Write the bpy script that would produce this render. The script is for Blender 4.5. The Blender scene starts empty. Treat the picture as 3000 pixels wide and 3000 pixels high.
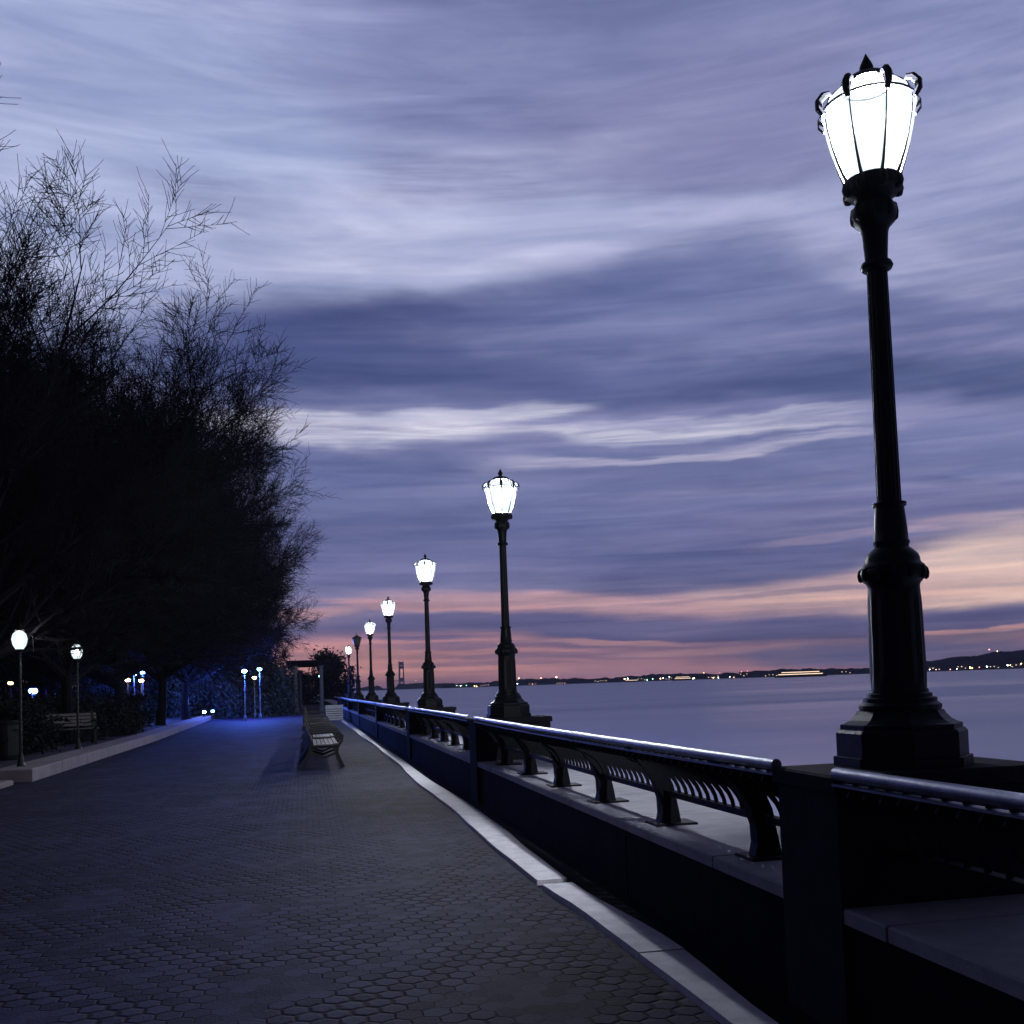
import bpy, math, random
from math import sin, cos, pi, radians, atan2, asin, sqrt, tan
from mathutils import Vector, Matrix
S = bpy.context.scene
COL = S.collection
# ------------------------------------------------------------------ camera
H = 1.45
PITCH, ROLL, YAW = radians(2.7), radians(2.0), radians(11.55)
F3, PPX, PPY = 3000.0, 1500.0, 1865.0
fw = Vector((sin(YAW)*cos(PITCH), cos(YAW)*cos(PITCH), sin(PITCH)))
rt = Vector((cos(YAW), -sin(YAW), 0)); up = rt.cross(fw)
r2 = rt*cos(ROLL)-up*sin(ROLL); u2 = up*cos(ROLL)+rt*sin(ROLL)
cd = bpy.data.cameras.new('camera'); cam = bpy.data.objects.new('camera', cd); COL.objects.link(cam)
M = Matrix((r2, u2, -fw)).transposed().to_4x4(); M.translation = Vector((0, 0, H)); cam.matrix_world = M
cd.sensor_width = 36; cd.lens = 36*F3/3000; cd.shift_y = (PPY-1500)/3000
cd.clip_start = .05; cd.clip_end = 60000
S.camera = cam
S.view_settings.view_transform = 'Standard'; S.view_settings.look = 'None'
S.view_settings.exposure = 0; S.view_settings.gamma = 1
S.render.resolution_x = S.render.resolution_y = 1024
def look(x, y):            # direction of a point of the photograph (0..3000), used to measure the sky and far shore
    d = fw + r2*((x-PPX)/F3) - u2*((y-PPY)/F3)
    return d.normalized()
def azel(x, y):
    d = look(x, y); return atan2(d.x, d.y), asin(d.z)
def lin(c):
    return tuple((v/255/12.92 if v/255 <= .04045 else ((v/255+.055)/1.055)**2.4) for v in c)
# ------------------------------------------------------------------ world : dusk sky with long streaks of cloud
W = bpy.data.worlds.new('World'); S.world = W; W.use_nodes = True
nt = W.node_tree; nt.nodes.clear(); N = nt.nodes; L = nt.links
def nd(t, **k):
    n = N.new(t)
    for a, b in k.items(): setattr(n, a, b)
    return n
def mth(op, a, b=None, c=None, clamp=False):
    n = nd('ShaderNodeMath', operation=op); n.use_clamp = clamp
    for i, v in enumerate((a, b, c)):
        if v is None: continue
        if isinstance(v, (int, float)): n.inputs[i].default_value = v
        else: L.new(v, n.inputs[i])
    return n.outputs[0]
def mixc(f, a, b, bt='MIX'):
    n = nd('ShaderNodeMix', data_type='RGBA', blend_type=bt)
    if isinstance(f, (int, float)): n.inputs[0].default_value = f
    else: L.new(f, n.inputs[0])
    for i, v in ((6, a), (7, b)):
        if isinstance(v, tuple): n.inputs[i].default_value = (*v, 1)
        else: L.new(v, n.inputs[i])
    return n.outputs[2]
tc = nd('ShaderNodeTexCoord'); sep = nd('ShaderNodeSeparateXYZ'); L.new(tc.outputs['Generated'], sep.inputs[0])
AZ = mth('ARCTAN2', sep.outputs[0], sep.outputs[1]); EL = mth('ARCSINE', sep.outputs[2])
def streak(sx, sz, detail, rough, seed, dist=0.0):
    m = nd('ShaderNodeMapping'); m.inputs['Scale'].default_value = (sx, sx, sz); m.inputs['Location'].default_value = (seed, seed*.7, seed*.3)
    m.inputs['Rotation'].default_value = (radians(2), radians(3), 0)
    L.new(tc.outputs['Generated'], m.inputs[0])
    n = nd('ShaderNodeTexNoise'); n.inputs['Scale'].default_value = 1; n.inputs['Detail'].default_value = detail; n.inputs['Roughness'].default_value = rough
    n.inputs['Distortion'].default_value = dist
    L.new(m.outputs[0], n.inputs['Vector']); return n.outputs['Fac']
w1 = streak(5, 14, 3, .5, 3.1); w2 = streak(6, 30, 4, .55, 9.7); w3 = streak(16, 120, 3, .55, 5.2)
# warped elevation / azimuth
elw = mth('MULTIPLY_ADD', mth('SUBTRACT', w1, .5), .028, EL)
elw = mth('MULTIPLY_ADD', mth('SUBTRACT', w2, .5), .04, elw)
elw2 = mth('MULTIPLY_ADD', mth('SUBTRACT', w3, .5), .010, EL)
# damp the warp close to the horizon, where the layers lie flat
damp = mth('MULTIPLY', EL, 5.0, clamp=True)
elm = nd('ShaderNodeMix', data_type='FLOAT'); L.new(damp, elm.inputs[0]); L.new(elw2, elm.inputs[2]); L.new(elw, elm.inputs[3])
ELW = elm.outputs[0]
azw = mth('MULTIPLY_ADD', mth('SUBTRACT', w1, .5), .25, AZ)
P = nd('ShaderNodeCombineXYZ'); L.new(azw, P.inputs[0]); L.new(ELW, P.inputs[1])
ramp = nd('ShaderNodeValToRGB'); ramp.color_ramp.interpolation = 'B_SPLINE'
L.new(mth('DIVIDE', mth('ADD', ELW, .05), .9), ramp.inputs[0])
def elpos(y): return (azel(1500, y*1.553)[1]+.05)/.9
stops = [(0, (120, 100, 150)), (elpos(1290), (170, 115, 150)), (elpos(1260), (186, 130, 158)), (elpos(1225), (150, 115, 155)), (elpos(1180), (98, 94, 152)), (elpos(1145), (140, 120, 165)),
         (elpos(1110), (95, 94, 150)), (elpos(1000), (98, 98, 154)), (elpos(900), (100, 102, 156)), (elpos(810), (128, 122, 174)), (elpos(740), (92, 94, 148)),
         (elpos(650), (88, 92, 146)), (elpos(560), (128, 126, 178)), (elpos(490), (156, 152, 202)), (elpos(330), (136, 134, 186)), (elpos(200), (120, 118, 172)),
         (elpos(0), (122, 122, 176)), (1, (78, 82, 136))]
stops.sort()
cr = ramp.color_ramp
while len(cr.elements) < len(stops): cr.elements.new(.5)
for e, (p, c) in zip(cr.elements, stops): e.position = max(0, min(1, p)); e.color = (*lin(c), 1)
sky = ramp.outputs[0]
# broad light and dark streaks over the whole dome
s1 = streak(2.2, 13, 5, .55, 1.7, .4); s2 = streak(4, 30, 6, .6, 6.3, .7)
f1 = nd('ShaderNodeMapRange'); f1.inputs[1].default_value = .38; f1.inputs[2].default_value = .68; L.new(s1, f1.inputs[0])
f2 = nd('ShaderNodeMapRange'); f2.inputs[1].default_value = .35; f2.inputs[2].default_value = .7; L.new(s2, f2.inputs[0])
# cloud banks: (x, y, rx, ry, tilt, colour, amount) measured on the photograph, kept in azimuth and elevation
B = [(120, 260, 620, 330, 0, (152, 154, 206), .75), (1150, 40, 620, 120, -4, (106, 106, 158), .8), (1300, 210, 420, 110, 0, (110, 107, 158), .75), (900, 150, 420, 90, 4, (114, 114, 166), .6),
     (1000, 300, 380, 40, 2, (142, 138, 188), .55), (850, 352, 320, 38, 0, (108, 106, 156), .75), (430, 385, 260, 36, -8, (118, 118, 168), .7), (1350, 320, 300, 60, -4, (112, 108, 160), .7),
     (760, 470, 560, 95, 3, (164, 160, 208), .9), (1300, 470, 420, 60, -2, (156, 150, 200), .8), (1800, 520, 260, 60, -8, (158, 152, 202), .7), (1820, 330, 260, 70, 0, (140, 136, 190), .5),
     (520, 560, 260, 40, 2, (150, 148, 198), .5),
     (800, 650, 620, 105, 4, (62, 68, 122), .95), (1230, 560, 360, 90, 3, (84, 88, 142), .9), (1500, 620, 420, 60, -3, (104, 104, 158), .7), (1250, 650, 560, 46, -4, (118, 116, 170), .6),
     (1250, 715, 560, 60, -3, (80, 84, 138), .85), (1800, 720, 360, 60, -6, (72, 78, 130), .9), (1700, 640, 300, 30, -6, (112, 108, 160), .6),
     (690, 812, 320, 34, 1, (196, 186, 222), .9), (900, 785, 300, 16, 3, (170, 162, 204), .7), (1010, 772, 200, 16, 4, (186, 176, 212), .8), (560, 790, 160, 22, 2, (186, 178, 214), .7), (1230, 818, 330, 17, -1, (186, 176, 212), .9), (1290, 846, 330, 16, 1, (92, 96, 150), .85), (1180, 798, 160, 9, 2, (160, 152, 198), .7), (1500, 838, 200, 12, 1, (158, 148, 194), .7), (1000, 834, 240, 10, 0, (120, 116, 168), .6),
     (1330, 862, 280, 10, 2, (172, 160, 200), .8), (1080, 872, 220, 12, 0, (160, 150, 194), .8), (1440, 786, 160, 13, 0, (178, 168, 206), .8), (1750, 850, 240, 30, 0, (92, 94, 148), .7),
     (650, 890, 330, 46, 0, (90, 94, 150), .8), (700, 950, 260, 34, 0, (86, 90, 146), .75), (1500, 905, 420, 16, 4, (118, 112, 162), .6), (1850, 900, 160, 14, 0, (74, 78, 130), .8),
     (1180, 1030, 460, 50, 0, (88, 90, 146), .8), (1650, 960, 420, 40, 4, (116, 108, 160), .6), (1600, 1010, 240, 10, 6, (150, 126, 166), .6), (1820, 985, 200, 10, 6, (168, 138, 168), .6),
     (1250, 1075, 520, 36, 0, (84, 86, 142), .85), (1780, 1045, 180, 26, 2, (92, 86, 138), .85),
     (1880, 1090, 300, 95, 10, (214, 178, 190), .95), (1500, 1138, 420, 46, 5, (210, 166, 180), .95), (1130, 1142, 480, 24, -2, (196, 148, 172), .9), (800, 1142, 260, 10, -2, (190, 138, 160), .8), (540, 1160, 160, 14, 6, (196, 146, 168), .8),
     (1500, 1116, 240, 7, 4, (120, 104, 150), .6), (1260, 1186, 640, 34, 0, (92, 90, 150), .95), (1830, 1170, 260, 26, 4, (94, 90, 150), .95), (900, 1180, 360, 26, 0, (98, 92, 148), .9), (1800, 1192, 110, 6, 3, (218, 160, 178), .9),
     (780, 1232, 330, 40, 0, (206, 142, 164), .95), (660, 1258, 360, 34, 0, (214, 146, 160), .9), (900, 1220, 240, 8, 0, (110, 96, 150), .7), (780, 1204, 120, 7, 0, (98, 90, 148), .8), (1000, 1240, 260, 7, 0, (120, 100, 150), .6), (880, 1252, 160, 6, 0, (116, 98, 150), .5),
     (1350, 1229, 320, 7, 2, (202, 146, 170), .9), (1120, 1214, 280, 6, 0, (204, 146, 168), .8), (1560, 1236, 260, 22, 2, (118, 112, 166), .8), (1800, 1232, 260, 26, 0, (112, 108, 164), .8), (1180, 1262, 300, 20, 1, (186, 134, 164), .7)]
s3 = streak(3.5, 95, 5, .6, 12.3, .6); s4 = streak(7, 150, 5, .65, 21.3, .4)
brk = nd('ShaderNodeMapRange'); L.new(s4, brk.inputs[0]); brk.inputs[1].default_value = .34; brk.inputs[2].default_value = .62; brk.inputs[3].default_value = .25; brk.inputs[4].default_value = 1.0
for x, y, rx, ry, rot, c, am in B:
    a, e = azel(x*1.553, y*1.553)
    k = 1.553/F3
    m = nd('ShaderNodeMapping', vector_type='TEXTURE')
    m.inputs['Location'].default_value = (a, e, 0); m.inputs['Rotation'].default_value = (0, 0, radians(rot-2)); m.inputs['Scale'].default_value = (rx*k*1.15, ry*k*1.25, 1)
    L.new(P.outputs[0], m.inputs[0])
    g = nd('ShaderNodeTexGradient', gradient_type='SPHERICAL'); L.new(m.outputs[0], g.inputs[0])
    mr = nd('ShaderNodeMapRange', interpolation_type='SMOOTHSTEP'); mr.inputs[1].default_value = 0; mr.inputs[2].default_value = .62; mr.inputs[4].default_value = am
    L.new(g.outputs['Fac'], mr.inputs[0])
    fo = mr.outputs[0] if ry > 38 or y > 1080 else mth('MULTIPLY', mr.outputs[0], brk.outputs[0])
    sky = mixc(fo, sky, lin(c))
sky = mixc(.34, sky, mixc(f1.outputs[0], (.66, .68, .74), (1.4, 1.36, 1.28)), 'MULTIPLY') if False else sky
mod1 = mixc(f1.outputs[0], (1.10, 1.25, 1.06), (1.56, 1.73, 1.34)); sky = mixc(1, sky, mod1, 'MULTIPLY')
# the sky is darker overhead and away from the afterglow
back = nd('ShaderNodeMapRange', interpolation_type='SMOOTHSTEP'); L.new(mth('COSINE', mth('SUBTRACT', AZ, radians(15))), back.inputs[0]); back.inputs[1].default_value = -.2; back.inputs[2].default_value = .75; back.inputs[3].default_value = .14
zen = nd('ShaderNodeMapRange', interpolation_type='SMOOTHSTEP'); L.new(EL, zen.inputs[0]); zen.inputs[1].default_value = .62; zen.inputs[2].default_value = 1.3; zen.inputs[3].default_value = 1; zen.inputs[4].default_value = .14
bz = mth('MAXIMUM', mth('MULTIPLY', back.outputs[0], zen.outputs[0]), .05)
bc = nd('ShaderNodeCombineXYZ')
for i_ in range(3): L.new(bz, bc.inputs[i_])
sky = mixc(1, sky, bc.outputs[0], 'MULTIPLY')
f3 = nd('ShaderNodeMapRange'); f3.inputs[1].default_value = .36; f3.inputs[2].default_value = .66; L.new(s3, f3.inputs[0])
lowf = nd('ShaderNodeMapRange'); L.new(EL, lowf.inputs[0]); lowf.inputs[1].default_value = .02; lowf.inputs[2].default_value = .42; lowf.inputs[3].default_value = 1; lowf.inputs[4].default_value = .25
mod3 = mixc(lowf.outputs[0], (1, 1, 1), mixc(f3.outputs[0], (.74, .78, .88), (1.36, 1.26, 1.16))); sky = mixc(1, sky, mod3, 'MULTIPLY')
mod2 = mixc(f2.outputs[0], (.82, .86, .90), (1.30, 1.28, 1.20)); sky = mixc(1, sky, mod2, 'MULTIPLY')
nis = nd('ShaderNodeTexSky', sky_type='NISHITA'); nis.sun_disc = False; nis.sun_elevation = radians(-3); nis.sun_rotation = radians(28)
bg1 = nd('ShaderNodeBackground'); L.new(nis.outputs[0], bg1.inputs[0]); bg1.inputs[1].default_value = .05
bg2 = nd('ShaderNodeBackground'); L.new(sky, bg2.inputs[0]); bg2.inputs[1].default_value = 1.0
ad = nd('ShaderNodeAddShader'); L.new(bg1.outputs[0], ad.inputs[0]); L.new(bg2.outputs[0], ad.inputs[1])
wo = nd('ShaderNodeOutputWorld'); L.new(ad.outputs[0], wo.inputs[0])
sd = bpy.data.lights.new('sun', 'SUN'); sd.energy = .03; sd.angle = radians(12); sd.color = (1, .6, .6)
so = bpy.data.objects.new('sun', sd); COL.objects.link(so); so.rotation_euler = (radians(88), 0, radians(180-28))
# ------------------------------------------------------------------ materials
MAT = {}
def mat(name, col, rough=.7, metal=0, emit=None, es=0, var=0, vs=5, bump=0, bs=30, spec=.5, dcol=None):
    m = bpy.data.materials.new(name); m.use_nodes = True; t = m.node_tree; b = t.nodes['Principled BSDF']
    b.inputs['Base Color'].default_value = (*col, 1); b.inputs['Roughness'].default_value = rough; b.inputs['Metallic'].default_value = metal
    b.inputs['Specular IOR Level'].default_value = spec
    if emit: b.inputs['Emission Color'].default_value = (*emit, 1); b.inputs['Emission Strength'].default_value = es
    g = t.nodes.new('ShaderNodeNewGeometry')
    if var:
        n = t.nodes.new('ShaderNodeTexNoise'); n.inputs['Scale'].default_value = vs; n.inputs['Detail'].default_value = 6; n.inputs['Roughness'].default_value = .65
        t.links.new(g.outputs['Position'], n.inputs['Vector'])
        mr = t.nodes.new('ShaderNodeMapRange'); mr.inputs[1].default_value = .3; mr.inputs[2].default_value = .7
        t.links.new(n.outputs['Fac'], mr.inputs[0])
        x = t.nodes.new('ShaderNodeMix'); x.data_type = 'RGBA'
        x.inputs[6].default_value = (*[v*(1-var) for v in col], 1); x.inputs[7].default_value = (*[min(1, v*(1+var)) for v in (dcol or col)], 1)
        t.links.new(mr.outputs[0], x.inputs[0]); t.links.new(x.outputs[2], b.inputs['Base Color'])
    if bump:
        n = t.nodes.new('ShaderNodeTexNoise'); n.inputs['Scale'].default_value = bs; n.inputs['Detail'].default_value = 5
        t.links.new(g.outputs['Position'], n.inputs['Vector'])
        bm_ = t.nodes.new('ShaderNodeBump'); bm_.inputs['Strength'].default_value = bump; bm_.inputs['Distance'].default_value = .01
        t.links.new(n.outputs['Fac'], bm_.inputs['Height']); t.links.new(bm_.outputs[0], b.inputs['Normal'])
    MAT[name] = m; return m
mat('iron', (.006, .006, .009), .5, 0, var=.3, vs=9, bump=.15, bs=60, spec=.2)
mat('iron_rail', (.005, .005, .008), .6, spec=.12)
mat('steel', (.20, .21, .27), .42, 1, var=.3, vs=9, bump=.12, bs=70)
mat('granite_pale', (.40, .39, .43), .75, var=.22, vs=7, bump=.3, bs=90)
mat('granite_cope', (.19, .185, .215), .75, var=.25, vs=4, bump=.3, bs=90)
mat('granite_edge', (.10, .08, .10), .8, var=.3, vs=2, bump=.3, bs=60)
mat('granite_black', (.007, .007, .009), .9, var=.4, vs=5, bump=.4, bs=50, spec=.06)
mat('granite_pier', (.016, .016, .022), .9, var=.3, vs=9, spec=.1)
mat('bark', (.005, .005, .009), .95, var=.4, vs=12, spec=.05)
mat('bark_pale', (.05, .045, .05), .95, var=.4, vs=12, spec=.1)
mat('leaf', (.022, .032, .045), .8, var=.5, vs=2, spec=.1)
mat('leaf_deep', (.006, .009, .011), .85, var=.5, vs=2, spec=.1)
mat('wood', (.055, .05, .065), .6, var=.3, vs=14, bump=.2, bs=60)
mat('soil', (.010, .010, .014), 1, var=.4, vs=3, spec=.05)
mat('terrace', (.014, .014, .026), .9, var=.4, vs=3, spec=.1)
mat('pole', (.06, .07, .10), .6, var=.2, vs=8)
mat('panel_pale', (.35, .37, .48), .6, var=.15, vs=5)
mat('far_land', (.020, .028, .065), 1, var=.5, vs=.01, spec=0)
mat('far_wall', (.05, .05, .09), .9, var=.3, vs=.02, spec=0)
mat('hull', (.04, .04, .07), .7, spec=.1)
mat('white_paint', (.5, .5, .56), .5)
mat('bridge_steel', (.10, .15, .22), .8, spec=.1)
def glow(name, col, s): return mat(name, (.3, .3, .3), .5, emit=col, es=s)
glow('glow_warm', (1, .55, .25), 22); glow('glow_white', (.85, 1, 1), 22); glow('glow_green', (.3, 1, .45), 14); glow('glow_red', (1, .3, .3), 8); glow('glow_blue', (.08, .2, 1), 16)
glow('glow_amber', (1, .62, .2), 6); glow('cabin_light', (1, .72, .5), 1.6); glow('window_lit', (1, .75, .5), 2.2); glow('bridge_light', (.4, .8, .9), .25)
glow('lamp_blue', (.12, .35, 1), 60); glow('lamp_cyan', (.35, .8, 1), 60); glow('lamp_amber', (1, .7, .35), 22); glow('bulb', (.9, .97, 1), 120)
# lamp glass: clear frosted panes that glow with the bulb inside
def glass(name, col, s):
    m = bpy.data.materials.new(name); m.use_nodes = True; t = m.node_tree; t.nodes.clear()
    tr = t.nodes.new('ShaderNodeBsdfTransparent'); em = t.nodes.new('ShaderNodeEmission'); em.inputs[0].default_value = (*col, 1); em.inputs[1].default_value = s
    lw = t.nodes.new('ShaderNodeLayerWeight'); mx = t.nodes.new('ShaderNodeMixShader'); mx.inputs[0].default_value = .3
    o = t.nodes.new('ShaderNodeOutputMaterial'); t.links.new(tr.outputs[0], mx.inputs[1]); t.links.new(em.outputs[0], mx.inputs[2]); t.links.new(mx.outputs[0], o.inputs[0])
    MAT[name] = m
glass('lamp_glass', (.78, .93, 1), 2.3); glass('bulb_glass', (.9, .97, 1), 60)
# pavers : hexagonal blocks
def paver_mat():
    m = bpy.data.materials.new('hex_pavers'); m.use_nodes = True; t = m.node_tree; b = t.nodes['Principled BSDF']
    def n(tp, **k):
        q = t.nodes.new(tp)
        for a, v in k.items(): setattr(q, a, v)
        return q
    def vm(op, a, bb=None, c=None):
        q = n('ShaderNodeVectorMath', operation=op)
        for i, v in enumerate((a, bb, c)):
            if v is None: continue
            if isinstance(v, tuple): q.inputs[i].default_value = v
            else: t.links.new(v, q.inputs[i])
        return q
    def ma(op, a, bb=None, cl=False):
        q = n('ShaderNodeMath', operation=op); q.use_clamp = cl
        for i, v in enumerate((a, bb)):
            if v is None: continue
            if isinstance(v, (int, float)): q.inputs[i].default_value = v
            else: t.links.new(v, q.inputs[i])
        return q.outputs[0]
    g = n('ShaderNodeNewGeometry')
    wn = n('ShaderNodeTexNoise'); wn.inputs['Scale'].default_value = 2.5; wn.inputs['Detail'].default_value = 3; t.links.new(g.outputs['Position'], wn.inputs['Vector'])
    wv = vm('MULTIPLY_ADD', wn.outputs['Color'], (.03, .03, 0), g.outputs['Position']).outputs[0]
    p = vm('MULTIPLY', wv, (1/.125, 1/.125, 0)).outputs[0]
    r = (1, 1.7320508, 1); h = (.5, .8660254, .5)
    pz = vm('ADD', p, (400, 400*1.7320508, 0)).outputs[0]
    a = vm('SUBTRACT', vm('MODULO', pz, r).outputs[0], (.5, .8660254, 0)).outputs[0]
    a = vm('MULTIPLY', a, (1, 1, 0)).outputs[0]
    bb = vm('SUBTRACT', vm('MODULO', vm('SUBTRACT', pz, (.5, .8660254, 0)).outputs[0], r).outputs[0], (.5, .8660254, 0)).outputs[0]
    bb = vm('MULTIPLY', bb, (1, 1, 0)).outputs[0]
    sel = ma('LESS_THAN', vm('LENGTH', a).outputs['Value'], vm('LENGTH', bb).outputs['Value'])
    mx = n('ShaderNodeMix', data_type='VECTOR'); t.links.new(sel, mx.inputs[0]); t.links.new(bb, mx.inputs[4]); t.links.new(a, mx.inputs[5]); gv = mx.outputs[1]
    ab = vm('ABSOLUTE', gv).outputs[0]
    d1 = vm('DOT_PRODUCT', ab, (.5, .8660254, 0)).outputs['Value']
    sx = n('ShaderNodeSeparateXYZ'); t.links.new(ab, sx.inputs[0])
    ed = ma('SUBTRACT', .5, ma('MAXIMUM', d1, sx.outputs[0]))
    idv = vm('SUBTRACT', pz, gv).outputs[0]; idv = vm('SNAP', vm('ADD', idv, (.02, .02, 0)).outputs[0], (.25, .25, 1)).outputs[0]
    w = n('ShaderNodeTexWhiteNoise', noise_dimensions='3D'); t.links.new(idv, w.inputs['Vector'])
    # joints of uneven width, packed with dirt in places
    jn = n('ShaderNodeTexNoise'); jn.inputs['Scale'].default_value = 1.6; jn.inputs['Detail'].default_value = 4; t.links.new(g.outputs['Position'], jn.inputs['Vector'])
    jw = ma('MULTIPLY', ma('SUBTRACT', jn.outputs['Fac'], .40, True), .9)
    jt = n('ShaderNodeMapRange', interpolation_type='SMOOTHSTEP'); t.links.new(ed, jt.inputs[0]); jt.inputs[1].default_value = 0; t.links.new(ma('ADD', jw, .004), jt.inputs[2])
    bn = n('ShaderNodeTexNoise'); bn.inputs['Scale'].default_value = .5; bn.inputs['Detail'].default_value = 7; bn.inputs['Roughness'].default_value = .65; t.links.new(g.outputs['Position'], bn.inputs['Vector'])
    sn = n('ShaderNodeTexNoise'); sn.inputs['Scale'].default_value = 55; sn.inputs['Detail'].default_value = 4; t.links.new(g.outputs['Position'], sn.inputs['Vector'])
    v = ma('ADD', ma('MULTIPLY', w.outputs['Value'], .55), ma('ADD', ma('MULTIPLY', bn.outputs['Fac'], 1.0), ma('MULTIPLY', sn.outputs['Fac'], .9)))
    mr = n('ShaderNodeMapRange'); t.links.new(v, mr.inputs[0]); mr.inputs[1].default_value = .85; mr.inputs[2].default_value = 1.6
    c1 = n('ShaderNodeMix', data_type='RGBA'); t.links.new(mr.outputs[0], c1.inputs[0]); c1.inputs[6].default_value = (.003, .004, .014, 1); c1.inputs[7].default_value = (.018, .019, .050, 1)
    c2 = n('ShaderNodeMix', data_type='RGBA'); t.links.new(jt.outputs[0], c2.inputs[0]); c2.inputs[6].default_value = (.003, .003, .007, 1); t.links.new(c1.outputs[2], c2.inputs[7])
    t.links.new(c2.outputs[2], b.inputs['Base Color'])
    b.inputs['Roughness'].default_value = .8; b.inputs['Specular IOR Level'].default_value = .05
    hh = ma('ADD', jt.outputs[0], ma('ADD', ma('MULTIPLY', w.outputs['Value'], .35), ma('MULTIPLY', sn.outputs['Fac'], .5)))
    bp = n('ShaderNodeBump'); bp.inputs['Strength'].default_value = .8; bp.inputs['Distance'].default_value = .012; t.links.new(hh, bp.inputs['Height']); t.links.new(bp.outputs[0], b.inputs['Normal'])
    MAT['pavers'] = m
paver_mat()
def water_mat():
    m = bpy.data.materials.new('harbour_water'); m.use_nodes = True; t = m.node_tree; b = t.nodes['Principled BSDF']
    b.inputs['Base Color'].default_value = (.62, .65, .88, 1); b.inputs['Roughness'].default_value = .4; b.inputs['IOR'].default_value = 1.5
    g = t.nodes.new('ShaderNodeNewGeometry')
    mp = t.nodes.new('ShaderNodeMapping'); mp.inputs['Scale'].default_value = (.03, .22, 1); mp.inputs['Rotation'].default_value = (0, 0, radians(12)); t.links.new(g.outputs['Position'], mp.inputs[0])
    n = t.nodes.new('ShaderNodeTexNoise'); n.inputs['Scale'].default_value = 1; n.inputs['Detail'].default_value = 8; n.inputs['Roughness'].default_value = .7; t.links.new(mp.outputs[0], n.inputs['Vector'])
    bp = t.nodes.new('ShaderNodeBump'); bp.inputs['Strength'].default_value = .35; bp.inputs['Distance'].default_value = .6; t.links.new(n.outputs['Fac'], bp.inputs['Height']); t.links.new(bp.outputs[0], b.inputs['Normal'])
    mp2 = t.nodes.new('ShaderNodeMapping'); mp2.inputs['Scale'].default_value = (.004, .03, 1); mp2.inputs['Rotation'].default_value = (0, 0, radians(10)); t.links.new(g.outputs['Position'], mp2.inputs[0])
    n2 = t.nodes.new('ShaderNodeTexNoise'); n2.inputs['Scale'].default_value = 1; n2.inputs['Detail'].default_value = 5; t.links.new(mp2.outputs[0], n2.inputs['Vector'])
    mr = t.nodes.new('ShaderNodeMapRange'); mr.inputs[1].default_value = .35; mr.inputs[2].default_value = .65; mr.inputs[3].default_value = .28; mr.inputs[4].default_value = .5
    t.links.new(n2.outputs['Fac'], mr.inputs[0]); t.links.new(mr.outputs[0], b.inputs['Roughness'])
    MAT['water'] = m
water_mat()
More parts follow.
